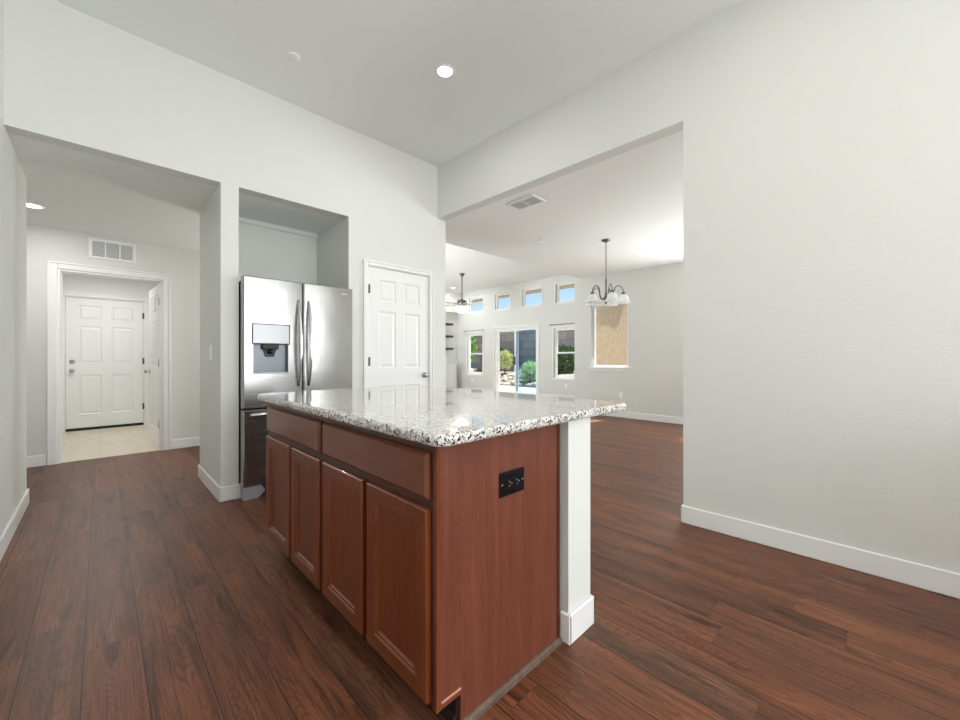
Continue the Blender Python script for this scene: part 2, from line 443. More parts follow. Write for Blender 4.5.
def tag(o, label, cat, group=None, kind=None):
    o['label'] = label; o['category'] = cat
    if group: o['group'] = group
    if kind: o['kind'] = kind
    return o


def thing(name, loc, label, cat, group=None, kind=None):
    o = bpy.data.objects.new(name, None); o.empty_display_size = .1; COL.objects.link(o); o.location = loc
    return tag(o, label, cat, group, kind)


def struct(name, mb, m, label, cat, origin=(0, 0, 0)):
    return tag(mb.build(name, m, None, origin), label, cat, kind='structure')


def wall(mb, ax, p0, p1, u0, u1, z0, z1, holes=()):
    """solid wall across axis ax (0: x, 1: y) between p0 and p1 with rectangular holes (u0, u1, z0, z1)"""
    us = sorted({u0, u1, *[min(max(h[i], u0), u1) for h in holes for i in (0, 1)]})
    zs = sorted({z0, z1, *[min(max(h[i], z0), z1) for h in holes for i in (2, 3)]})
    solid = {}
    for i in range(len(us) - 1):
        for k in range(len(zs) - 1):
            cu, cz = (us[i] + us[i + 1]) / 2, (zs[k] + zs[k + 1]) / 2
            solid[i, k] = not any(h[0] < cu < h[1] and h[2] < cz < h[3] for h in holes)
    def P(u, p, z): return (p, u, z) if ax == 0 else (u, p, z)
    t = bmesh.new()
    def q(*pts): t.faces.new([t.verts.new(p) for p in pts])
    for (i, k), sld in solid.items():
        if not sld: continue
        a, b, c, d = us[i], us[i + 1], zs[k], zs[k + 1]
        for p in (p0, p1): q(P(a, p, c), P(b, p, c), P(b, p, d), P(a, p, d))
        if not solid.get((i - 1, k)): q(P(a, p0, c), P(a, p1, c), P(a, p1, d), P(a, p0, d))
        if not solid.get((i + 1, k)): q(P(b, p0, c), P(b, p1, c), P(b, p1, d), P(b, p0, d))
        if not solid.get((i, k - 1)): q(P(a, p0, c), P(b, p0, c), P(b, p1, c), P(a, p1, c))
        if not solid.get((i, k + 1)): q(P(a, p0, d), P(b, p0, d), P(b, p1, d), P(a, p1, d))
    bmesh.ops.remove_doubles(t, verts=t.verts, dist=1e-5)
    bmesh.ops.recalc_face_normals(t, faces=t.faces)
    mb._merge(t)


def panelled(mb, W, H, T, panels, prof, X, edge=0, ucuts=(), curve=0):
    """slab W x H x T; X(u, d, z) maps to world (d: outwards). panels: (u0,u1,z0,z1); prof: (inset, depth) rings; edge: chamfer of the outline"""
    t = bmesh.new()
    e = edge
    us = sorted({e, W - e, *ucuts, *[p[i] for p in panels for i in (0, 1)]}); zs = sorted({e, H - e, *[p[i] for p in panels for i in (2, 3)]})
    def bow(u): return curve * (1 - ((u - W / 2) / (W / 2)) ** 2)
    def V(u, d, z): return t.verts.new(X(u, d + (bow(u) if d > -T * .5 else 0), z))
    def q(*pts): return t.faces.new([V(*p) for p in pts])
    for i in range(len(us) - 1):
        for k in range(len(zs) - 1):
            cu, cz = (us[i] + us[i + 1]) / 2, (zs[k] + zs[k + 1]) / 2
            if any(p[0] < cu < p[1] and p[2] < cz < p[3] for p in panels): continue
            q((us[i], 0, zs[k]), (us[i + 1], 0, zs[k]), (us[i + 1], 0, zs[k + 1]), (us[i], 0, zs[k + 1]))
    for (a, b, c, d) in panels:
        pr = [(0, 0)] + list(prof)
        for (i0, d0), (i1, d1) in zip(pr, pr[1:]):
            o = [(a + i0, d0, c + i0), (b - i0, d0, c + i0), (b - i0, d0, d - i0), (a + i0, d0, d - i0)]
            n = [(a + i1, d1, c + i1), (b - i1, d1, c + i1), (b - i1, d1, d - i1), (a + i1, d1, d - i1)]
            for k in range(4): q(o[k], o[(k + 1) % 4], n[(k + 1) % 4], n[k])
        i1, d1 = pr[-1]; q((a + i1, d1, c + i1), (b - i1, d1, c + i1), (b - i1, d1, d - i1), (a + i1, d1, d - i1))
    cu = [u for u in us]
    if e:
        for k in range(len(us) - 1):
            q((us[k], 0, e), (us[k + 1], 0, e), (us[k + 1], -e, 0), (us[k], -e, 0)); q((us[k], 0, H - e), (us[k + 1], 0, H - e), (us[k + 1], -e, H), (us[k], -e, H))
        q((e, 0, e), (e, 0, H - e), (0, -e, H), (0, -e, 0)); q((W - e, 0, e), (W - e, 0, H - e), (W, -e, H), (W, -e, 0))
        q((e, 0, e), (e, -e, 0), (0, -e, 0)); q((W - e, 0, e), (W - e, -e, 0), (W, -e, 0))
        q((e, 0, H - e), (e, -e, H), (0, -e, H)); q((W - e, 0, H - e), (W - e, -e, H), (W, -e, H))
    ring = [0] + cu[1:-1] + [W] if e else cu
    for z in (0, H):
        for a, b in zip(ring, ring[1:]): q((a, -e, z), (b, -e, z), (b, -T, z), (a, -T, z))
    for u in (0, W): q((u, -e, 0), (u, -e, H), (u, -T, H), (u, -T, 0))
    q((0, -T, 0), (W, -T, 0), (W, -T, H), (0, -T, H))
    bmesh.ops.remove_doubles(t, verts=t.verts, dist=1e-6)
    bmesh.ops.recalc_face_normals(t, faces=t.faces)
    mb._merge(t)


# ------------------------------------------------------------------ room shell
Y1, XL, KC, OP, DC, LC = 3.575, -.405, 3.34, 2.488, 2.74, 3.38
X3, X4, Y2, Y3 = 7.03, 9.0, 6.06, 8.55
LY0, LY1 = 4.25, 10.36

f = MB(); f.box((-2.6, -5.2, -.08), (X4 + .15, LY1 + .15, 0)); struct('floor', f, M['floor'], 'dark reddish brown wood plank floor of kitchen, hall and living space', 'floor')
f = MB(); f.box((-1.6, Y2 + .02, 0), (1.6, Y3 + .12, .006)); struct('floor_entry', f, M['tile'], 'beige tile floor beyond the hall doorway', 'floor')

# kitchen back wall with the hall opening, the refrigerator niche and the pantry door hole
PD = (1.915, 2.68, 0, 2.052)
m = MB()
wall(m, 1, Y1, Y1 + .12, XL - .06, 2.92, 0, KC + .1, [(XL - 1, .67, -1, OP), (.792, 1.716, -1, OP), (PD[0], PD[1], -1, PD[3])])
m.box((.67, Y1 + .119, 0), (.792, 4.47, OP + .05)); m.box((1.716, Y1 + .119, 0), (1.836, 4.47, OP + .05)); m.box((.7915, 4.35, 0), (1.7165, 4.469, OP + .05))
m.box((.7917, 4.325, OP - .045), (1.7163, 4.352, OP + .02))
struct('wall_back', m, M['wall'], 'pale kitchen wall with hall opening, refrigerator niche and pantry door', 'wall')
m = MB(); wall(m, 0, XL - .12, XL, -5.12, 4.565, 0, KC + .1, [(3.69, 9, OP, 9)])
struct('wall_left', m, M['wall'], 'plain pale wall along the edge of the plank walkway', 'wall')
# right wall and header, turned by one degree
m = MB(); wall(m, 0, 0, .12, -8.7, 0, 0, KC + .1, [(-2.645, 9, -1, DC), (-6.8, -5.15, 1.27, 2.3)])  # smaller hole only holds the added side lamp
o = struct('wall_right', m, M['wall'], 'large blank pale wall with header over the dining opening', 'wall'); o.location = (2.80, Y1, 0); o.rotation_euler = (0, 0, radians(1.0))
m = MB(); wall(m, 1, -5.12, -5.0, XL - .12, 3.1, 0, KC + .1, [(-.2, 2.4, .5, 2.7)]); struct('wall_rear', m, M['wall'], 'kitchen wall with an added wide window', 'wall')
f = MB(); f.box((XL - .12, -5.12, KC), (3.1, Y1 + .12, KC + .12)); struct('ceiling', f, M['ceiling'], 'high flat kitchen ceiling', 'ceiling')
# hall and entry
f = MB(); f.box((-2.6, Y1 + .118, OP), (2.92, Y2 + .12, OP + .08)); struct('ceiling_hall', f, M['ceiling'], 'low hall ceiling beyond the wide opening', 'ceiling')
HD = (-.325, .545, -1, 2.065)
m = MB(); wall(m, 1, Y2, Y2 + .12, -2.6, 2.92, 0, OP + .08, [HD]); struct('wall_hall', m, M['wall'], 'hall wall holding the cased doorway and grille', 'wall')
m = MB(); m.box((-2.6, 3.5, 0), (-2.48, Y2 + .12, OP + .08)); struct('wall_hall_end', m, M['wall'], 'end wall of the side hall', 'wall')
m = MB(); m.box((XL - 2.1, 4.445, 0), (XL - .12, 4.565, OP + .08)); struct('wall_hall_near', m, M['wall'], 'near wall of the side hall', 'wall')
ED = (-.39, .53, -1, 2.06)
m = MB(); wall(m, 1, Y3, Y3 + .12, -1.6, 1.6, 0, OP + .08, [ED]); m.box((-1.6, Y2 + .12, 0), (-1.5, Y3, OP + .08)); m.box((1.5, Y2 + .12, 0), (1.6, Y3, OP + .08))
struct('wall_entry', m, M['wall_entry'], 'white walls of the tiled entry room', 'wall')
f = MB(); f.box((-1.6, Y2 + .12, OP), (1.6, Y3 + .12, OP + .08)); struct('ceiling_entry', f, M['ceiling'], 'ceiling of the tiled entry room', 'ceiling')
# dining and living
m = MB(); wall(m, 0, 2.80, 2.92, Y1 + .12, LY1 + .15, 0, LC + .1, [(6.7, 8.9, .4, 2.3)]); struct('wall_living_inner', m, M['wall'], 'inner wall of the living room behind the pantry', 'wall')  # hole cut only to hold the added fill lamp
PW = (3.26, 4.02, .94, 2.2); PW2 = (.45, 1.75, .94, 2.3)
m = MB(); wall(m, 0, X3, X3 + .15, -1.2, LY0 + .15, 0, LC + .1, [PW, (.3, 1.68, .5, 2.5)]); struct('wall_dining', m, M['wall'], 'pale dining wall around the tan picture window', 'wall')
m = MB(); m.box((2.9, -1.2, 0), (X3 + .15, -1.05, LC + .1)); struct('wall_dining_side', m, M['wall'], 'side wall of the dining space', 'wall')
f = MB(); f.prism([(2.86, LY0), (2.86, Y1), (2.905, .9), (2.98, -1.2), (X3 + .15, -1.2), (X3 + .15, LY0)], 2, DC + .0008, DC + .12); struct('ceiling_dining', f, M['ceiling_lit'], 'white dining ceiling with the supply vent', 'ceiling')
f = MB(); f.box((2.8, LY0 - .12, DC), (X4 + .15, LY0 + .003, LC + .1)); struct('beam_living', f, M['ceiling_lit'], 'drop between the dining and living ceilings', 'beam')
f = MB(); f.box((2.8, LY0 - .1, LC), (X4 + .15, LY1 + .15, LC + .12)); struct('ceiling_living', f, M['ceiling_lit'], 'high white living room ceiling around the fan', 'ceiling')
m = MB(); m.box((X3 + .149, LY0 + .01, 0), (X4 + .15, LY0 + .15, LC + .1)); struct('wall_living_return', m, M['wall'], 'living room return wall', 'wall')
m = MB(); m.box((X3 + .16, LY0 - .02, -.05), (X4 + .2, LY0 + .012, LC + .3)); struct('wall_stucco', m, M['tan_stucco'], 'tan stucco house wall seen through the picture window', 'wall')
TR = [(5.53, 6.23, 2.63, 3.17), (6.70, 7.43, 2.63, 3.17), (7.89, 8.54, 2.63, 3.16), (9.08, 9.76, 2.65, 3.15)]
W2, W1, SL = (5.52, 6.30, .57, 1.95), (9.10, 9.86, .575, 1.945), (6.84, 8.555, -1, 2.055)
m = MB(); wall(m, 0, X4, X4 + .15, LY0 + .12, LY1 + .15, 0, LC + .1, TR + [W1, W2, SL]); struct('wall_living', m, M['wall'], 'living room wall of windows above the sliding door', 'wall')
m = MB(); wall(m, 1, LY1, LY1 + .15, 2.8, X4 + .15, 0, LC + .1, [])
m.box((8.2, LY1 - .23, 2.68), (X4 + .001, LY1 + .01, LC + .01))
struct('wall_living_side', m, M['wall'], 'far living room wall carrying three dark shelves', 'wall')

# baseboards
def bb_box(mb, a, b): mb.box(a, b, .004, 1)
BH, BT = .116, .013
m = MB(); bb_box(m, (XL, -5.0, 0), (XL + BT, 4.565 + BT, BH)); bb_box(m, (XL - .12, 4.565, 0), (XL + BT, 4.565 + BT, BH)); struct('baseboard_left', m, M['trim'], 'white baseboard along the wall beside the walkway', 'baseboard')
m = MB(); bb_box(m, (.67 - BT, Y1 - BT, 0), (.805, Y1, BH)); bb_box(m, (.67 - BT, Y1 - BT, 0), (.67, 4.47 + BT, BH)); struct('baseboard_pier', m, M['trim'], 'white baseboard around the pier beside the refrigerator', 'baseboard')
m = MB(); bb_box(m, (1.716, Y1 - BT, 0), (1.864, Y1, BH)); bb_box(m, (2.735, Y1 - BT, 0), (2.92 + BT, Y1, BH)); struct('baseboard_back', m, M['trim'], 'white baseboard either side of the pantry door', 'baseboard')
m = MB(); bb_box(m, (-BT, -8.5, 0), (0, -2.645 + BT, BH)); bb_box(m, (-BT, -2.645, 0), (.12, -2.645 + BT, BH))
o = struct('baseboard_right', m, M['trim'], 'long white baseboard under the large blank wall', 'baseboard'); o.location = (2.80, Y1, 0); o.rotation_euler = (0, 0, radians(1.0))
m = MB(); bb_box(m, (-2.48, Y2 - BT, 0), (-.402, Y2, BH)); bb_box(m, (.622, Y2 - BT, 0), (2.8, Y2, BH)); struct('baseboard_hall', m, M['trim'], 'white baseboard either side of the hall doorway', 'baseboard')
m = MB(); bb_box(m, (X3 - BT, -1.05, 0), (X3, LY0 + .15, BH)); struct('baseboard_dining', m, M['trim'], 'white baseboard under the picture window wall', 'baseboard')
m = MB(); bb_box(m, (X4 - BT, LY0 + .15, 0), (X4, 6.77, BH)); bb_box(m, (X4 - BT, 8.63, 0), (X4, LY1, BH)); struct('baseboard_living', m, M['trim'], 'white baseboard either side of the sliding glass door', 'baseboard')

# ------------------------------------------------------------------ doors
SIXP = [(.207, .82), (1.005, 1.59), (1.69, 1.915)]
def six_panels(W, H, st=.118, mu=.10):
    k = H / 2.03; pw = (W - 2 * st - mu) / 2
    return [(u, u + pw, a * k, b * k) for a, b in SIXP for u in (st, st + pw + mu)]
RAISED = [(.012, -.009), (.02, -.009), (.042, -.002)]


def casing(mb, x0, x1, zt, y, w=.058, t=.017, face=-1):
    """flat casing around an opening in a wall across Y; y: wall face"""
    ya, yb = (y - t, y) if face < 0 else (y, y + t)
    yc, yd = (y - t - .006, y) if face < 0 else (y, y + t + .006)
    e = .018
    for sx_, xa in ((-1, x0), (1, x1)):
        i_, o_ = xa, xa + sx_ * (w - e)
        mb.box((min(i_, o_), ya, 0), (max(i_, o_), yb, zt + w - e), .004, 1)
        q_ = xa + sx_ * w
        mb.box((min(o_, q_), yc, 0), (max(o_, q_), yd, zt + w), .003, 1)
    mb.box((x0, ya, zt), (x1, yb, zt + w - e), .004, 1)
    mb.box((x0 - w + e, yc, zt + w - e), (x1 + w - e, yd, zt + w), .003, 1)


def jamb(mb, x0, x1, zt, ya, yb, t=.02):
    mb.box((x0, ya, 0), (x0 + t, yb, zt)); mb.box((x1 - t, ya, 0), (x1, yb, zt)); mb.box((x0 + t, ya, zt - t), (x1 - t, yb, zt))


def knob(parent, c, d, m_, lever=False):
    """door knob whose axis is the unit vector d"""
    k = MB(); c = Vector(c); d = Vector(d)
    k.tube([c, c + d * .008], .031, 18); k.tube([c + d * .006, c + d * .03], .011, 12)
    pts = [c + d * (.026 + .034 * i / 8) for i in range(9)]
    k.tube(pts, [.012, .021, .026, .0275, .028, .0265, .023, .016, .006], 18)
    return k.build('knob', m_, parent)


# pantry door
d = thing('door_1', (2.3, Y1, 0), 'white six panel pantry door with a nickel knob', 'door', kind='structure')
k = MB(); casing(k, PD[0], PD[1], PD[3], Y1, w=.05); k.build('door_casing', M['trim'], d)
k = MB(); jamb(k, PD[0], PD[1], PD[3], Y1, Y1 + .12, .006); k.build('door_jamb', M['trim'], d)
k = MB(); W_ = PD[1] - PD[0] - .016; H_ = PD[3] - .02
panelled(k, W_, H_, .035, six_panels(W_, H_), RAISED, lambda u, dd, z: (PD[0] + .008 + u, Y1 + .006 - dd, .01 + z), edge=.002)
sl = k.build('door_panel', M['door'], d)
for z in (.28, 1.085, 1.817):
    k = MB(); k.tube([(PD[0] + .006, Y1 - .001, z - .045), (PD[0] + .006, Y1 - .001, z + .045)], .0065, 10); k.box((PD[0] + .006, Y1 + .001, z - .044), (PD[0] + .03, Y1 + .008, z + .044)); k.build('hinge', M['steel_dark'], d)
knob(sl, (2.612, Y1 + .006, .93), (0, -1, 0), M['nickel'])
k = MB(); k.box((2.668, Y1 + .0045, .90), (2.6735, Y1 + .03, .96)); k.build('latch_plate', M['nickel'], sl)

# hall doorway with its open door
d = thing('door_2', (.11, Y2, 0), 'open white six panel door in the cased hall doorway', 'door', kind='structure')
k = MB(); casing(k, HD[0], HD[1], HD[3], Y2, w=.072); k.build('door_casing', M['trim'], d)
k = MB(); casing(k, HD[0], HD[1], HD[3], Y2 + .12, w=.07, face=1); k.build('door_casing', M['trim'], d)
k = MB(); jamb(k, HD[0], HD[1], HD[3], Y2 - .001, Y2 + .121); k.box((HD[0] + .02, Y2 + .04, 0), (HD[0] + .032, Y2 + .075, HD[3] - .02)); k.box((HD[1] - .032, Y2 + .04, 0), (HD[1] - .02, Y2 + .075, HD[3] - .02)); k.box((HD[0] + .032, Y2 + .04, HD[3] - .032), (HD[1] - .032, Y2 + .075, HD[3] - .02)); k.build('door_jamb', M['trim'], d)
ANG = radians(93); hx, hy = HD[1] - .022, Y2 + .125
ca, sa = cos(ANG), sin(ANG)
def od(u, dd, z):   # u along the leaf from the hinge, dd out of the face turned to -X
    return (hx + u * ca - (dd + 0) * sa, hy + u * sa + dd * ca, .012 + z)
k = MB(); panelled(k, .82, 2.025, .035, six_panels(.82, 2.025), RAISED, od, edge=.002); sl = k.build('door_panel', M['door'], d)
knob(sl, od(.755, .0, .925), (-sa, ca, 0), M['nickel'])
k = MB(); k.box((hx - .02, hy - .012, .2), (hx + .004, hy - .002, .21)); 
for z in (.30, 1.06, 1.82):
    k2 = MB(); k2.box((hx - .004, hy - .06, z - .048), (hx + .003, hy - .006, z + .048)); k2.tube([(hx - .004, hy - .004, z - .048), (hx - .004, hy - .004, z + .048)], .008, 10); k2.build('hinge', M['steel_dark'], d)
k.bm.free()

# front door at the end of the entry
d = thing('door_3', (.07, Y3, 0), 'closed white six panel front door with deadbolt and black sweep', 'door', kind='structure')
k = MB(); casing(k, ED[0], ED[1], ED[3], Y3, w=.07); k.build('door_casing', M['trim'], d)
k = MB(); jamb(k, ED[0], ED[1], ED[3], Y3, Y3 + .12, .012); k.build('door_jamb', M['trim'], d)
W_ = ED[1] - ED[0] - .03; H_ = 2.0
k = MB(); panelled(k, W_, H_, .044, six_panels(W_, H_, .13, .11), RAISED, lambda u, dd, z: (ED[0] + .015 + u, Y3 + .012 - dd, .046 + z), edge=.002); sl = k.build('door_panel', M['door'], d)
k = MB(); k.box((ED[0] + .014, Y3 + .008, .006), (ED[1] - .014, Y3 + .05, .044)); k.build('door_sweep', M['rubber'], d)
knob(sl, (ED[0] + .08, Y3 + .012, .925), (0, -1, 0), M['nickel'])
k = MB(); k.lathe([(.03, 0), (.03, -.012), (.012, -.014), (.012, -.03)], (ED[0] + .08, Y3 + .012, 1.065), 18, 'Y'); k.box((ED[0] + .062, Y3 - .024, 1.057), (ED[0] + .098, Y3 - .014, 1.073), .003, 1); k.build('deadbolt', M['nickel'], sl)
for z in (.32, 1.07, 1.82):
    k = MB(); k.tube([(ED[1] - .012, Y3 + .004, z - .05), (ED[1] - .012, Y3 + .004, z + .05)], .008, 10); k.box((ED[1] - .03, Y3 + .007, z - .05), (ED[1] - .012, Y3 + .014, z + .05)); k.build('hinge', M['steel_dark'], d)

# ------------------------------------------------------------------ windows
def pane_x(parent, x, y0, y1, z0, z1, m_=None, name='pane'):
    k = MB(); k.box((x, y0, z0), (x + .006, y1, z1)); return k.build(name, m_ or M['glass'], parent)
def frame_x(mb, x0, x1, y0, y1, z0, z1, w):
    mb.box((x0, y0, z0), (x1, y0 + w, z1), .003, 1); mb.box((x0, y1 - w, z0), (x1, y1, z1), .003, 1); mb.box((x0, y0 + w, z0), (x1, y1 - w, z0 + w), .003, 1); mb.box((x0, y0 + w, z1 - w), (x1, y1 - w, z1), .003, 1)
def casing_x(mb, x, y0, y1, z0, z1, w=.05, t=.016):
    frame_x(mb, x - t, x, y0 - w, y1 + w, z0 - w, z1 + w, w)

wi = 0
names = ['beside the dining wall', 'above the latch side of the sliding door', 'above the fixed side of the sliding door', 'behind the ceiling fan']
for h, nm in zip(TR, names):
    wi += 1
    o = thing('window_%d' % wi, (X4 + .07, (h[0] + h[1]) / 2, h[2]), 'small high clerestory window ' + nm, 'window', kind='structure')
    k = MB(); frame_x(k, X4 + .055, X4 + .12, h[0], h[1], h[2], h[3], .045); k.build('window_frame', M['vinyl'], o)
    k = MB(); casing_x(k, X4, h[0], h[1], h[2], h[3], .035); k.build('window_casing', M['trim'], o)
    pane_x(o, X4 + .09, h[0] + .04, h[1] - .04, h[2] + .04, h[3] - .04)
for h, nm in ((W2, 'beside the dining wall'), (W1, 'near the dark shelves')):
    wi += 1
    o = thing('window_%d' % wi, (X4 + .07, (h[0] + h[1]) / 2, h[2]), 'single hung living room window ' + nm, 'window', kind='structure')
    zm = h[2] + (h[3] - h[2]) * .5
    k = MB(); frame_x(k, X4 + .05, X4 + .13, h[0], h[1], h[2], h[3], .045); k.build('window_frame', M['vinyl'], o)
    k = MB(); frame_x(k, X4 + .055, X4 + .085, h[0] + .04, h[1] - .04, h[2] + .04, zm + .025, .038); sa_ = k.build('sash', M['vinyl'], o)
    k = MB(); frame_x(k, X4 + .09, X4 + .12, h[0] + .04, h[1] - .04, zm - .02, h[3] - .04, .03); sb_ = k.build('sash', M['vinyl'], o)
    k = MB(); casing_x(k, X4, h[0], h[1], h[2], h[3], .045); k.build('window_casing', M['trim'], o)
    pane_x(sa_, X4 + .066, h[0] + .07, h[1] - .07, h[2] + .07, zm); pane_x(sb_, X4 + .10, h[0] + .06, h[1] - .06, zm, h[3] - .06)
wi += 1
o = thing('window_%d' % wi, (X3 + .07, 3.64, PW[2]), 'tall picture window with white sill behind the chandelier', 'window', kind='structure')
k = MB(); frame_x(k, X3 + .06, X3 + .13, PW[0], PW[1], PW[2], PW[3], .04); k.build('window_frame', M['vinyl'], o)
k = MB(); k.box((X3 - .035, PW[0] - .05, PW[2] - .022), (X3 + .06, PW[1] + .06, PW[2] + .004), .006, 2); k.box((X3 - .014, PW[0] - .035, PW[2] - .075), (X3, PW[1] + .045, PW[2] - .022), .004, 1); k.build('window_sill', M['trim'], o)
pane_x(o, X3 + .09, PW[0] + .03, PW[1] - .03, PW[2] + .03, PW[3] - .03)

# sliding glass door
o = thing('door_4', (X4 + .07, 7.7, 0), 'white sliding glass door to the patio', 'door', kind='structure')
k = MB(); frame_x(k, X4 + .02, X4 + .14, SL[0], SL[1], 0, SL[3], .05); k.build('door_frame', M['vinyl'], o)
k = MB(); casing_x(k, X4, SL[0], SL[1], .05, SL[3], .05); k.build('door_casing', M['trim'], o)
k = MB(); frame_x(k, X4 + .085, X4 + .12, 7.66, SL[1] - .045, .05, SL[3] - .05, .06); a_ = k.build('fixed_panel', M['vinyl'], o); pane_x(a_, X4 + .10, 7.71, SL[1] - .10, .1, SL[3] - .1)
k = MB(); frame_x(k, X4 + .04, X4 + .075, SL[0] + .045, 7.76, .05, SL[3] - .05, .06); a_ = k.build('sliding_panel', M['vinyl'], o); pane_x(a_, X4 + .055, SL[0] + .10, 7.71, .1, SL[3] - .1, M['glass_blue'])
k = MB(); k.box((X4 + .015, 7.715, .92), (X4 + .04, 7.745, 1.16), .006, 2); k.build('door_handle', M['dark'], a_)

# ------------------------------------------------------------------ kitchen island
IX, IF = .693, .673            # face frame plane, door fronts
PX0, PX1 = 1.297, 1.312
YE, YM, YF = .90, 1.672, 2.452    # unit ends


def rounded(x0, x1, y0, y1, r, n=8):
    p = []
    for cx, cy, a0 in ((x1 - r, y1 - r, 0), (x0 + r, y1 - r, 90), (x0 + r, y0 + r, 180), (x1 - r, y0 + r, 270)):
        for i in range(n + 1):
            a = radians(a0 + 90 * i / n); p.append((cx + r * cos(a), cy + r * sin(a)))
    return p


def fx(y1):   # face map: u runs towards -Y from y1, outwards is -X
    return lambda u, d_, z: (IF - d_, y1 - u, z)


def cabinet(name, y0, y1, label, doors, drawer, end=False):
    o = thing(name, ((IX + PX0) / 2, (y0 + y1) / 2, 0), label, 'cabinet', 'island cabinets')
    k = MB(); k.box((IX + .0212, y0 + .001, .1), (PX0, y1 - .001, .875)); k.build('carcass', M['cherry_dark'], o)
    k = MB()
    ym = (doors[0][0] + doors[1][1]) / 2
    k.box((IX, y0, .1), (IX + .021, y0 + .04, .8755)); k.box((IX, y1 - .04, .1), (IX + .021, y1, .8755))
    for za, zb in ((.838, .8755), (.672, .712), (.1, .14)): k.box((IX, y0 + .04, za), (IX + .021, y1 - .04, zb))
    k.box((IX, ym - .03, .14), (IX + .021, ym + .03, .672)); k.build('face_frame', M['cherry_dark'], o)
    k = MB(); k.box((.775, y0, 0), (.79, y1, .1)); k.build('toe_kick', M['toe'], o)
    for a, b in doors:
        k = MB(); W = b - a; z0, z1 = .116, .679; H = z1 - z0; st = .054
        panelled(k, W, H, .0195, [(st, W - st, st, H - st)], [(.005, -.005), (.011, -.005), (.016, -.012)], lambda u, d_, z, b=b: (IF - d_, b - u, .116 + z), edge=.0045)
        k.build('door', M['cherry'], o)
    a, b = drawer
    k = MB(); W = b - a; z0, z1 = .708, .845
    panelled(k, W, z1 - z0, .0195, [], [], lambda u, d_, z: (IF - d_, b - u, .708 + z), edge=.010)
    k.build('drawer_front', M['cherry_h'], o)
    return o


cF = cabinet('base_cabinet', YM, YF, 'cherry island cabinet unit nearer the refrigerator, two doors under one drawer', [(2.055, 2.432), (1.685, 2.030)], (1.688, 2.425))
cN = cabinet('base_cabinet', YE, YM, 'cherry island cabinet unit with the outlet panel on its end', [(1.300, 1.652), (.912, 1.268)], (.912, 1.655))
k = MB(); k.prism([(IX - .004, .1), (IX - .004, .8755), (PX0, .8755), (PX0, 0), (.782, 0), (.782, .1)], 1, .885, .8995); k.build('end_panel', M['cherry_panel'], cN)
k = MB(); k.box((PX0 - .010, .880, .0), (PX0 + .004, .899, .8755), .002, 1); k.build('scribe_strip', M['cherry_dark'], cN)
k = MB(); k.box((IX - .0045, .8835, .1), (IX + .006, .886, .8755)); k.build('edge_band', M['cherry'], cN)
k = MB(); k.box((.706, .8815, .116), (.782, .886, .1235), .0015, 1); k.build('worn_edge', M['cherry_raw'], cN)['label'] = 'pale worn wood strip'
k = MB(); k.prism([(.885, 0), (.885, .02), (.879, .0185), (.872, .012), (.8685, 0)], 0, .775, 1.303); k.build('shoe_moulding', M['shoe'], cN)
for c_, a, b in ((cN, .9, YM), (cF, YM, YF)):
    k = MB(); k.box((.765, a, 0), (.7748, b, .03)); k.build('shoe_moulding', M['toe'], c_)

k = MB(); k.prism(rounded(.644, 1.775, .815, 2.535, .05), 2, .876, .912, .013, 4)
o = tag(k.build('countertop', M['granite']), 'speckled grey granite countertop lying on the island', 'countertop')
k = MB(); k.box((1.314, .850, 0), (1.480, 2.47, .8755)); struct('wall_island', k, M['wall'], 'white knee wall carrying the island overhang', 'wall')
k = MB(); bb_box(k, (1.318 - .014, .837, 0), (1.482 + BT, .85, BH)); bb_box(k, (1.482, .837, 0), (1.482 + BT, 2.483, BH)); bb_box(k, (1.3045, .837, 0), (1.318, .884, BH)); struct('baseboard_island', k, M['trim'], 'white baseboard around the foot of the island knee wall', 'baseboard')

# black outlet on the end panel
OX = .026
o = thing('outlet', (.985 + OX, .885, .652), 'black duplex outlet on the cherry end panel of the island', 'outlet')
k = MB(); k.box((.925 + OX, .879, .652), (1.052 + OX, .885, .735), .003, 2); k.build('cover_plate', M['black'], o)
k = MB(); k.box((.948 + OX, .8765, .678), (1.029 + OX, .8795, .710), .002, 1); pl_ = k.build('receptacle', M['black'], o)
k = MB()
for cx in (.970 + OX, 1.008 + OX):
    k.box((cx - .004, .8758, .697), (cx + .004, .877, .702)); k.box((cx - .004, .8758, .684), (cx + .004, .877, .688)); k.lathe([(.0035, 0), (.0035, -.0012)], (cx + .011, .8768, .692), 10, 'Y')
k.build('slots', M['nickel'], pl_)
k = MB(); k.lathe([(.003, 0), (.003, -.001)], (.936 + OX, .879, .694), 10, 'Y'); k.build('screw', M['nickel'], o)
k = MB(); k.lathe([(.003, 0), (.003, -.001)], (1.041 + OX, .879, .694), 10, 'Y'); k.build('screw', M['nickel'], o)

# unseen counter run behind the viewpoint, added to shade the blank wall's lower corner
o = thing('base_cabinet', (2.5, -2.4, 0), 'added unseen cherry base cabinet against the long blank wall', 'cabinet')
k = MB(); k.box((2.28, -3.2, .1), (2.87, -.95, .88)); k.build('carcass', M['cherry_dark'], o)
k = MB(); k.box((2.35, -3.2, 0), (2.87, -.95, .1)); k.build('toe_kick', M['toe'], o)
for i in range(4):
    k = MB(); panelled(k, .53, .72, .02, [(.055, .475, .055, .665)], [(.004, -.004), (.009, -.004), (.013, -.010)], lambda u, d_, z, i=i: (2.26 - d_, -.97 - i * .56 - u, .13 + z), edge=.003); k.build('door', M['cherry'], o)
k = MB(); k.box((2.24, -3.22, .881), (2.87, -.93, .918), .01, 2); tag(k.build('countertop', M['granite']), 'added unseen granite countertop on the base cabinet by the blank wall', 'countertop')

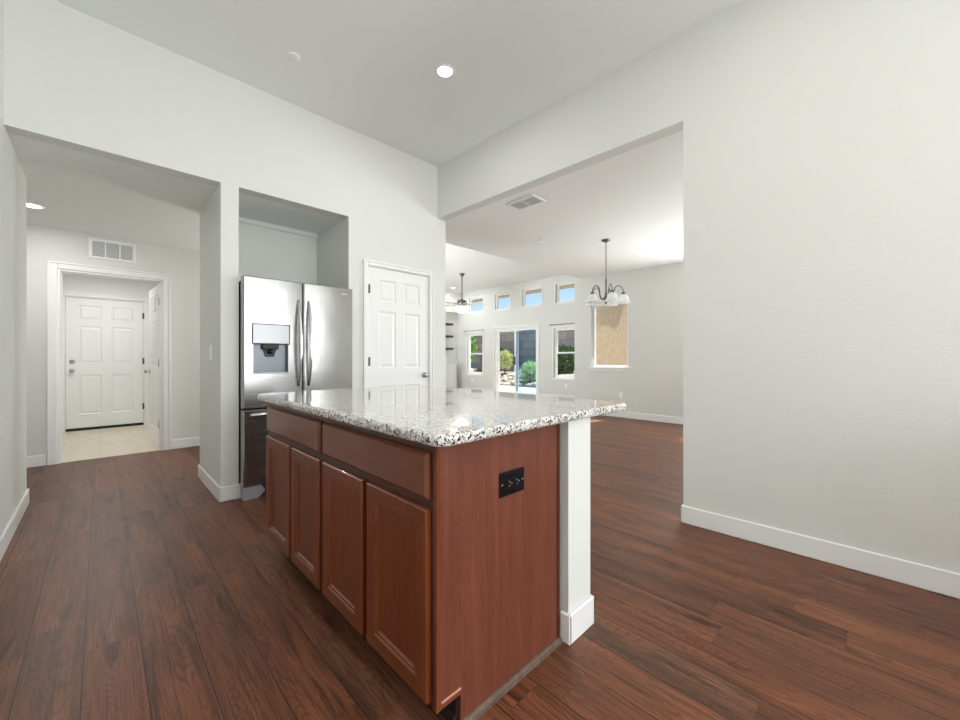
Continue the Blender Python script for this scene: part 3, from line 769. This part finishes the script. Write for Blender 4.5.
# ------------------------------------------------------------------ refrigerator
FY = 3.46; FX0, FX1, FXM = .797, 1.702, 1.250
o = thing('refrigerator', (1.25, 3.86, 0), 'stainless steel french door refrigerator standing in the wall niche', 'refrigerator')
k = MB(); k.box((FX0 + .008, FY + .085, .03), (FX1 - .008, 4.28, 1.742), .006, 2); k.build('body', M['dark'], o)
def fdoor(x0, x1, z0, z1, panels, prof):
    k = MB(); W = x1 - x0; H = z1 - z0
    cuts = [W * i / 10 for i in range(1, 10)]
    panelled(k, W, H, .075, panels, prof, lambda u, d_, z: (x0 + u, FY - d_, z0 + z), edge=.008, ucuts=cuts, curve=.008)
    for f_ in k.bm.faces: f_.smooth = False
    return k
LD = fdoor(FX0, FXM - .004, .722, 1.768, [(.068, .330, .278, .512)], [(.003, -.004), (.006, -.062)]).build('door', M['steel'], o)
RD = fdoor(FXM + .004, FX1, .722, 1.768, [], []).build('door', M['steel'], o)
FD = fdoor(FX0, FX1, .112, .708, [], []).build('freezer_drawer', M['steel'], o)
k = MB(); k.box((FX0 + .005, FY + .072, .112), (FX1 - .005, FY + .088, 1.76)); k.build('door_gasket', M['rubber'], o)
dx0, dx1 = FX0 + .068, FX0 + .330
k = MB(); k.box((dx0 - .006, FY - .014, 1.236), (dx1 + .006, FY + .01, 1.392), .004, 2); dp = k.build('dispenser', M['silverp'], LD)
k = MB()
for a, b in (((dx0 - .010, 1.233), (dx0 - .005, 1.396)), ((dx1 + .005, 1.233), (dx1 + .010, 1.396)), ((dx0 - .005, 1.391), (dx1 + .005, 1.396)), ((dx0 - .005, 1.231), (dx1 + .005, 1.237))): k.box((a[0], FY - .0155, a[1]), (b[0], FY + .008, b[1]))
k.build('bezel', M['dark'], LD)
k = MB(); k.box((dx0 + .006, FY + .046, 1.003), (dx1 - .006, FY + .060, 1.234)); k.build('dispenser_cavity', M['cavity'], LD)
k = MB(); k.box((dx0 + .07, FY + .006, 1.19), (dx1 - .07, FY + .045, 1.234), .006, 2); k.tube([(dx0 + .131, FY + .02, 1.195), (dx0 + .131, FY + .02, 1.155)], .016, 14); k.prism([(dx0 + .08, 1.19), (dx1 - .08, 1.19), (dx1 - .1, 1.13), (dx0 + .1, 1.13)], 1, FY + .034, FY + .044); k.build('dispenser_paddle', M['black'], LD)
k = MB(); k.box((dx0 - .004, FY - .012, .992), (dx1 + .004, FY + .05, 1.006), .003, 1); k.build('drip_tray', M['silverp'], LD)
def bowed(pa, pb, out, n=16):
    pa, pb, out = Vector(pa), Vector(pb), Vector(out)
    return [pa.lerp(pb, i / n) + out * (sin(pi * i / n) ** .6) for i in range(n + 1)]
for par, x in ((LD, 1.207), (RD, 1.293)):
    k = MB(); k.tube(bowed((x, FY + .0, .885), (x, FY + .0, 1.61), (0, -.062, 0)), [.012 + .008 * sin(pi * i / 16) for i in range(17)], 12, (1.15, .8)); k.build('handle', M['chrome'], par)
k = MB(); k.tube(bowed((FX0 + .05, FY, .668), (FX1 - .05, FY, .668), (0, -.055, 0)), [.012 + .006 * sin(pi * i / 16) for i in range(17)], 12, (1.1, .9)); k.build('handle', M['chrome'], FD)
k = MB(); k.box((1.575, FY - .006, 1.700), (1.655, FY + .003, 1.722), .002, 1); bd = k.build('badge', M['chrome'], RD)
k = MB(); k.box((FX0 + .14, FY + .06, .015), (FX1 - .14, FY + .075, .095)); k.build('toe_grille', M['dark'], o)
for a, b in ((FX0 + .004, FX0 + .13), (FX1 - .13, FX1 - .004)):
    k = MB(); k.prism([(a, 0), (a, .1), (b, .1), (b + (.03 if a < 1.2 else 0), .055), (b, .02), (b - .02, 0)], 1, FY + .012, FY + .09); k.build('foot_bracket', M['greyp'], o)
for a in (FX0 + .02, FX1 - .09):
    k = MB(); k.box((a, FY + .03, 1.74), (a + .07, FY + .16, 1.775), .006, 2); k.build('hinge_cover', M['dark'], o)

# ------------------------------------------------------------------ wall fittings
o = thing('light_switch', (.67, 3.946, 1.10), 'white rocker light switch on the pier beside the refrigerator', 'light switch')
k = MB(); k.box((.664, 3.910, 1.103), (.67, 3.982, 1.228), .002, 2); k.build('cover_plate', M['white_plate'], o)
k = MB(); k.box((.6605, 3.930, 1.132), (.665, 3.962, 1.199), .002, 1); k.build('rocker', M['white_plate'], o)


def wall_outlet(x, y, z, label):
    o = thing('outlet', (x, y, z - .058), label, 'outlet')
    k = MB(); k.box((x - .006, y - .036, z - .058), (x, y + .036, z + .058), .002, 1); k.build('cover_plate', M['white_plate'], o)
    for dz in (-.028, .012):
        k = MB(); k.box((x - .0085, y - .016, z + dz), (x - .005, y + .016, z + dz + .026), .002, 1); k.build('socket', M['white_plate'], o)
wall_outlet(X3, 3.395, .422, 'white outlet low on the dining wall below the picture window')
wall_outlet(X4, 9.60, .376, 'white outlet under the single hung window near the dark shelves')
wall_outlet(X4, 5.90, .364, 'white outlet under the single hung window beside the dining wall')

# return air grille over the hall doorway
o = thing('return_air_grille', (.1, Y2, 2.225), 'white return air grille above the hall doorway', 'vent')
gx0, gx1, gz0, gz1 = -.097, .298, 2.222, 2.446
k = MB()
for a, b in (((gx0, gz0), (gx0 + .032, gz1)), ((gx1 - .032, gz0), (gx1, gz1)), ((gx0 + .032, gz0), (gx1 - .032, gz0 + .03)), ((gx0 + .032, gz1 - .03), (gx1 - .032, gz1))):
    k.box((a[0], Y2 - .012, a[1]), (b[0], Y2, b[1]), .003, 1)
k.build('frame', M['trim'], o)
k = MB(); k.box((gx0 + .03, Y2 - .003, gz0 + .028), (gx1 - .03, Y2 - .0005, gz1 - .028)); k.build('backing', M['duct'], o)
k = MB()
for i in range(12):
    z = gz0 + .036 + i * .0135
    k.box((gx0 + .03, Y2 - .010, z), (gx1 - .03, Y2 - .0035, z + .009), rot=Matrix.Rotation(radians(-25), 3, 'X'), pivot=(0, Y2 - .006, z + .004))
k.build('louvres', M['louvre'], o)
for x in (gx0 + .138, gx0 + .257):
    k = MB(); k.box((x - .006, Y2 - .0118, gz0 + .028), (x + .006, Y2 - .004, gz1 - .028)); k.build('mullion', M['trim'], o)

# ceiling supply vent in the dining ceiling
o = thing('ceiling_vent', (3.165, 2.56, DC), 'white supply vent in the dining ceiling near the header', 'vent')
vx0, vx1, vy0, vy1 = 3.06, 3.28, 2.385, 2.74; zc = DC + .0008
k = MB()
for a, b in (((vx0, vy0), (vx0 + .028, vy1)), ((vx1 - .028, vy0), (vx1, vy1)), ((vx0 + .028, vy0), (vx1 - .028, vy0 + .028)), ((vx0 + .028, vy1 - .028), (vx1 - .028, vy1)), ((vx0 + .028, 2.553), (vx1 - .028, 2.572))):
    k.box((a[0], a[1], zc - .012), (b[0], b[1], zc), .003, 1)
k.build('frame', M['trim'], o)
k = MB(); k.box((vx0 + .02, vy0 + .02, zc - .003), (vx1 - .02, vy1 - .02, zc - .0005)); k.build('backing', M['duct'], o)
for ya, yb in ((vy0 + .026, 2.554), (2.571, vy1 - .026)):
    k = MB()
    for i in range(9):
        x = vx0 + .033 + i * .0178
        k.box((x, ya, zc - .011), (x + .011, yb, zc - .0035), rot=Matrix.Rotation(radians(22), 3, 'Y'), pivot=(x + .005, 0, zc - .007))
    k.build('louvres', M['louvre'], o)

# ceiling discs
def downlight(x, y, z, label, power, r=.075):
    o = thing('recessed_light', (x, y, z), label, 'ceiling light')
    k = MB(); k.lathe([(r * .74, -.001), (r * .78, -.007), (r, -.004), (r, 0)], (x, y, z), 32, cap=False); k.build('trim_ring', M['trim'], o)
    k = MB(); k.lathe([(r * .76, -.0005), (r * .76, -.004), (.001, -.0045)], (x, y, z), 32); k.build('lens', M['lamp_on'], o)
    d = bpy.data.lights.new('recessed_lamp', 'AREA'); d.shape = 'DISK'; d.size = r * 1.4; d.energy = power; d.color = (1, .99, .965)
    l_ = bpy.data.objects.new('recessed_lamp', d); COL.objects.link(l_); l_.location = (x, y, z - .012)
downlight(1.908, 2.343, KC, 'lit round recessed light in the high kitchen ceiling', 6)
for x, y, nm in ((.5, .55, 'nearest the walkway, over the island front'), (1.95, .35, 'over the end of the island'), (.5, -1.3, 'behind the viewpoint beside the walkway'), (1.95, -1.5, 'behind the viewpoint over the counter run')):  # unseen lights added to even out the kitchen's brightness
    downlight(x, y, KC, 'added unseen round recessed kitchen ceiling light ' + nm, 13 if x < 1 else 2.5)
downlight(-.44, 5.30, OP, 'lit round recessed light in the low hall ceiling', 9, .085)
downlight(8.12, 9.545, LC, 'lit round recessed light in the living ceiling behind the fan', 12)
downlight(.05, 7.4, OP, 'added unseen recessed light over the tiled entry', 19)  # out of view, added to brighten the entry room
k = MB(); k.lathe([(.045, 0), (.045, -.006), (.038, -.010), (.001, -.010)], (1.016, 3.004, KC), 28); tag(k.build('sprinkler_cover', M['white_plate'], None, (1.016, 3.004, KC)), 'small round white cover plate on the high kitchen ceiling', 'sprinkler cover')
k = MB(); k.lathe([(.05, 0), (.05, -.012), (.04, -.02), (.001, -.022)], (4.33, 3.237, DC), 28); tag(k.build('smoke_detector', M['white_plate'], None, (4.33, 3.237, DC)), 'small round white detector on the dining ceiling', 'detector')

# ------------------------------------------------------------------ chandelier
cx, cy = 4.968, 2.614
o = thing('chandelier', (cx, cy, DC), 'five arm nickel chandelier with frosted shades hanging in the dining space', 'chandelier')
k = MB(); k.lathe([(.001, 0), (.062, 0), (.062, -.008), (.04, -.022), (.012, -.034), (.001, -.036)], (cx, cy, DC), 28); k.build('canopy', M['pewter'], o)
k = MB(); z = DC - .032; i = 0
while z > 2.205:
    n_ = 14; pts = []
    for q_ in range(n_ + 1):
        a = 2 * pi * q_ / n_; u_, v_ = .008 * cos(a), .0145 * sin(a)
        pts.append((cx + (u_ if i % 2 else 0), cy + (0 if i % 2 else u_), z - .0145 + v_))
    k.tube(pts, .0026, 6); z -= .0235; i += 1
k.build('chain', M['pewter'], o)
k = MB(); k.lathe([(.001, 2.255), (.009, 2.25), (.011, 2.23), (.011, 2.06), (.02, 2.05), (.013, 2.03), (.026, 2.005), (.036, 1.985), (.03, 1.955), (.014, 1.94), (.018, 1.925), (.01, 1.908), (.001, 1.90)], (cx, cy, 0), 20); k.build('stem', M['pewter'], o)
for a in range(5):
    an = radians(72 * a + 12); ux, uy = cos(an), sin(an); R_ = .225
    k = MB(); pts = []
    prof_ = [(.02, 1.985), (.055, 1.975), (.085, 1.99), (.10, 2.03), (.105, 2.08), (.118, 2.125), (.145, 2.15), (.175, 2.148), (.203, 2.125), (.22, 2.09), (R_, 2.055)]
    for r_, z_ in prof_: pts.append((cx + ux * r_, cy + uy * r_, z_))
    k.tube(pts, .0065, 10); ar = k.build('arm', M['pewter'], o)
    k = MB(); k.lathe([(.001, 2.062), (.02, 2.058), (.026, 2.04), (.026, 2.01), (.001, 2.008)], (cx + ux * R_, cy + uy * R_, 0), 16); k.build('socket_cup', M['pewter'], ar)
    t = bmesh.new(); rings = []; seg = 32
    for r_, z_ in ((.026, 2.028), (.045, 2.020), (.060, 1.995), (.068, 1.965), (.080, 1.938), (.102, 1.915), (.099, 1.916), (.077, 1.936), (.065, 1.964), (.057, 1.993), (.042, 2.015)):
        rings.append([t.verts.new((cx + ux * R_ + r_ * (1 + .05 * cos(8 * 2 * pi * q_ / seg) * max(0, (2.0 - z_) * 10)) * cos(2 * pi * q_ / seg), cy + uy * R_ + r_ * (1 + .05 * cos(8 * 2 * pi * q_ / seg) * max(0, (2.0 - z_) * 10)) * sin(2 * pi * q_ / seg), z_)) for q_ in range(seg)])
    for A, B in zip(rings, rings[1:]):
        for q_ in range(seg): t.faces.new((A[q_], A[(q_ + 1) % seg], B[(q_ + 1) % seg], B[q_]))
    bmesh.ops.recalc_face_normals(t, faces=t.faces)
    for f_ in t.faces: f_.smooth = True
    k = MB(); k._merge(t); k.build('shade', M['frosted'], ar)
    k = MB(); k.lathe([(.001, 1.925), (.014, 1.93), (.024, 1.95), (.022, 1.975), (.012, 2.0), (.012, 2.012)], (cx + ux * R_, cy + uy * R_, 0), 14); k.build('bulb', M['bulb_on'], ar)

for c_ in o.children:
    if c_.name.split('.')[0] in ('stem', 'arm'): c_.location.z -= .045

# ------------------------------------------------------------------ ceiling fan
fx_, fy_ = 6.922, 7.782
o = thing('ceiling_fan', (fx_, fy_, LC), 'ceiling fan with a lit white bowl hanging in the living room', 'ceiling fan')
k = MB(); k.lathe([(.001, 0), (.075, 0), (.072, -.02), (.045, -.065), (.018, -.085), (.001, -.086)], (fx_, fy_, LC), 24); k.build('canopy', M['pewter'], o)
k = MB(); k.tube([(fx_, fy_, LC - .08), (fx_, fy_, 2.66)], .014, 12); k.build('downrod', M['pewter'], o)
k = MB(); k.lathe([(.001, 2.70), (.03, 2.695), (.04, 2.67), (.11, 2.655), (.135, 2.62), (.135, 2.565), (.11, 2.53), (.06, 2.515), (.06, 2.485), (.001, 2.484)], (fx_, fy_, 0), 28); k.build('motor_housing', M['pewter'], o)
k = MB(); k.lathe([(.10, 2.492), (.185, 2.485), (.195, 2.46), (.175, 2.40), (.13, 2.35), (.07, 2.318), (.001, 2.308)], (fx_, fy_, 0), 32); k.build('light_bowl', M['bowl_on'], o)
k = MB(); k.lathe([(.001, 2.31), (.016, 2.306), (.016, 2.295), (.006, 2.285), (.001, 2.28)], (fx_, fy_, 0), 14); k.build('finial', M['pewter'], o)
for a in range(5):
    an = radians(72 * a - 38); R3 = Matrix.Rotation(an, 3, 'Z')
    t = bmesh.new(); outline = [(.20, -.05), (.30, -.062), (.60, -.072), (.66, -.06), (.685, -.03), (.69, 0), (.685, .03), (.66, .06), (.60, .072), (.30, .062), (.20, .05)]
    tilt = Matrix.Rotation(radians(12), 3, 'X')
    lo = [t.verts.new(R3 @ (tilt @ Vector((x, y, -.003))) + Vector((fx_, fy_, 2.555))) for x, y in outline]; hi = [t.verts.new(R3 @ (tilt @ Vector((x, y, .004))) + Vector((fx_, fy_, 2.555))) for x, y in outline]
    t.faces.new(lo); t.faces.new(hi)
    for i in range(len(lo)): t.faces.new((lo[i], lo[(i + 1) % len(lo)], hi[(i + 1) % len(lo)], hi[i]))
    bmesh.ops.recalc_face_normals(t, faces=t.faces)
    k = MB(); k._merge(t); b_ = k.build('blade', M['blade'], o)
    k = MB(); k.tube([R3 @ Vector((.11, 0, 0)) + Vector((fx_, fy_, 2.56)), R3 @ Vector((.17, 0, .0)) + Vector((fx_, fy_, 2.548)), R3 @ Vector((.27, 0, 0)) + Vector((fx_, fy_, 2.552))], [.014, .02, .03], 10, (.3, 1)); k.build('blade_bracket', M['pewter'], b_)
# ------------------------------------------------------------------ curtain rods, shelves, low cabinet
for y0, y1, z, nm in ((9.02, 9.93, 2.03, 'near the dark shelves'), (5.47, 6.37, 2.035, 'beside the dining wall')):
    o = thing('curtain_rod', (X4 - .06, (y0 + y1) / 2, z), 'thin metal curtain rod over the single hung window ' + nm, 'curtain rod')
    k = MB(); k.tube([(X4 - .065, y0, z), (X4 - .065, y1, z)], .009, 10); k.build('rod', M['rod'], o)
    for yy, s_ in ((y0, -1), (y1, 1)):
        k = MB(); k.ball((X4 - .065, yy, z), .024, 2); k.build('finial', M['rod'], o)
        k = MB(); k.box((X4 - .075, yy - s_ * .05 - .006, z - .012), (X4, yy - s_ * .05 + .006, z + .012), .002, 1); k.build('bracket', M['rod'], o)
for z, nm in ((2.267, 'topmost of three'), (1.85, 'middle one of three'), (1.433, 'lowest of three')):
    k = MB(); k.box((7.9, LY1 - .22, z - .03), (8.63, LY1, z + .03), .003, 1); tag(k.build('floating_shelf', M['shelf_wood']), 'dark wood floating shelf on the far living wall, ' + nm, 'shelf', 'dark floating shelves')
o = thing('media_cabinet', (8.45, LY1 - .2, 0), 'low white cabinet standing under the dark floating shelves', 'cabinet')
k = MB(); k.box((7.9, LY1 - .34, .10), (8.66, LY1 - .002, .93), .006, 2); k.build('carcass', M['trim'], o)
k = MB(); k.box((7.95, LY1 - .30, 0), (8.62, LY1 - .01, .10)); k.build('toe_kick', M['shelf_wood'], o)
k = MB(); panelled(k, .44, .78, .018, [(.05, .39, .05, .73)], [(.006, -.006)], lambda u, d_, z: (8.20 + u, LY1 - .342 - .018 - d_, .125 + z)); k.build('door', M['trim'], o)
k = MB(); k.box((7.88, LY1 - .37, .93), (8.68, LY1 - .002, .955), .005, 1); k.build('top', M['trim'], o)

# ------------------------------------------------------------------ outside
f = MB(); f.box((X4 + .15, -4, -.16), (22, 26, -.06)); struct('ground', f, M['soil'], 'gravel yard beyond the patio', 'ground')
f = MB(); f.box((X4 + .15, 3.0, -.10), (12.0, 16, -.03)); struct('ground_patio', f, M['concrete'], 'pale concrete patio outside the sliding door', 'patio')
f = MB(); f.box((X4 + .15, LY0, 3.2), (X4 + 1.0, 11.5, 3.34)); struct('roof_eave', f, M['eave'], 'shaded eave above the clerestory windows', 'eave')
f = MB(); f.box((16.0, -2, -.1), (16.25, 26, 3.05)); struct('wall_garden', f, M['block'], 'concrete block garden wall behind the shrubs', 'wall')


def bush(name, c, rx, rz, n, leaf, m_, label, cat='shrub', spiky=False):
    o = thing(name, (c[0], c[1], -.06), label, cat)
    k = MB()
    for i in range(n):
        u_, th_ = random.uniform(-.9, 1), random.uniform(0, 2 * pi); s_ = math.sqrt(1 - u_ * u_); rr = random.uniform(.55, 1)
        d_ = Vector((s_ * cos(th_), s_ * sin(th_), u_)); p = Vector(c) + Vector((d_.x * rx * rr, d_.y * rx * rr, d_.z * rz * rr))
        if spiky: dirv = d_
        else: dirv = (d_ + Vector((random.uniform(-1, 1), random.uniform(-1, 1), random.uniform(-1, 1))) * .8).normalized()
        sd_ = dirv.cross(Vector((random.random(), random.random(), random.random()))).normalized()
        L_ = leaf * random.uniform(.7, 1.3); w_ = L_ * (.12 if spiky else .3)
        k.quad([p, p + dirv * L_ * .5 + sd_ * w_, p + dirv * L_, p + dirv * L_ * .5 - sd_ * w_])
    k.build('foliage', m_, o)
    k = MB(); k.tube([(c[0], c[1], -.065), (c[0], c[1], c[2])], .03, 8); k.build('stem', M['bark'], o)
    return o


f = MB(); f.prism([(12.0, -.1), (12.3, -.02), (14.6, .5), (16.0, .55), (16.0, -.1)], 1, 3.0, 24.0); struct('ground_bank', f, M['soil'], 'sloping gravel bank below the block wall', 'ground')
def bank(x): return max(-.06, -.02 + (x - 12.3) * .226 if x < 14.6 else .5)
bush('agave', (13.0, 10.30, .50), .26, .34, 900, .22, M['leaf_agave'], 'round spiky green plant behind the screened half of the sliding door', spiky=True)
bush('bush', (14.9, 14.2, 1.05), .55, .62, 1300, .22, M['leaf_dark'], 'dark green bush behind the fixed half of the sliding door')
bush('blossom_bush', (14.0, 12.62, 1.02), .30, .42, 420, .16, M['bloom'], 'pale yellow blossoming shrub behind the sliding door')
bush('bush', (14.9, 9.9, .85), .7, .7, 1700, .22, M['leaf_dark'], 'wide green bush behind the window beside the dining wall')
bush('bush', (12.9, 14.2, 1.6), .36, .7, 800, .24, M['leaf_light'], 'light green leafy shrub behind the window near the shelves')
keep = [(13.0, 10.30, .7), (14.9, 14.2, .95), (14.0, 12.62, .65), (14.9, 9.9, 1.05), (12.9, 14.35, .7)]
k = MB(); rnd = random.Random(3)
for i in range(900):
    x, y = rnd.uniform(12.2, 15.7), rnd.uniform(7.5, 15.5); r = rnd.uniform(.06, .17)
    if any((x - a) ** 2 + (y - b) ** 2 < c * c for a, b, c in keep): continue
    k.ball((x, y, bank(x) + r * .3), r, 1, (rnd.uniform(.8, 1.3), rnd.uniform(.8, 1.3), rnd.uniform(.5, .9)), False)
tag(k.build('garden_rocks', M['rock']), 'bed of pale rocks beyond the patio', 'rocks', kind='stuff')

# frames of two unseen kitchen windows, added to house the fill lamps
o = thing('window_%d' % (wi + 1), (1.1, -5.06, .5), 'added unseen wide kitchen window', 'window', kind='structure')
k = MB()
for a, b in (((-.2, .5), (-.15, 2.7)), ((2.35, .5), (2.4, 2.7)), ((-.15, .5), (2.35, .55)), ((-.15, 2.65), (2.35, 2.7)), ((1.075, .55), (1.125, 2.65))): k.box((a[0], -5.04, a[1]), (b[0], -5.01, b[1]))
k.build('window_frame', M['vinyl'], o)
o = thing('window_%d' % (wi + 2), (2.97, -2.4, 1.27), 'added unseen kitchen window above the counter run', 'window', kind='structure')
k = MB(); frame_x(k, 2.965, 3.01, -3.24, -1.57, 1.26, 2.32, .06); k.build('window_frame', M['vinyl'], o)
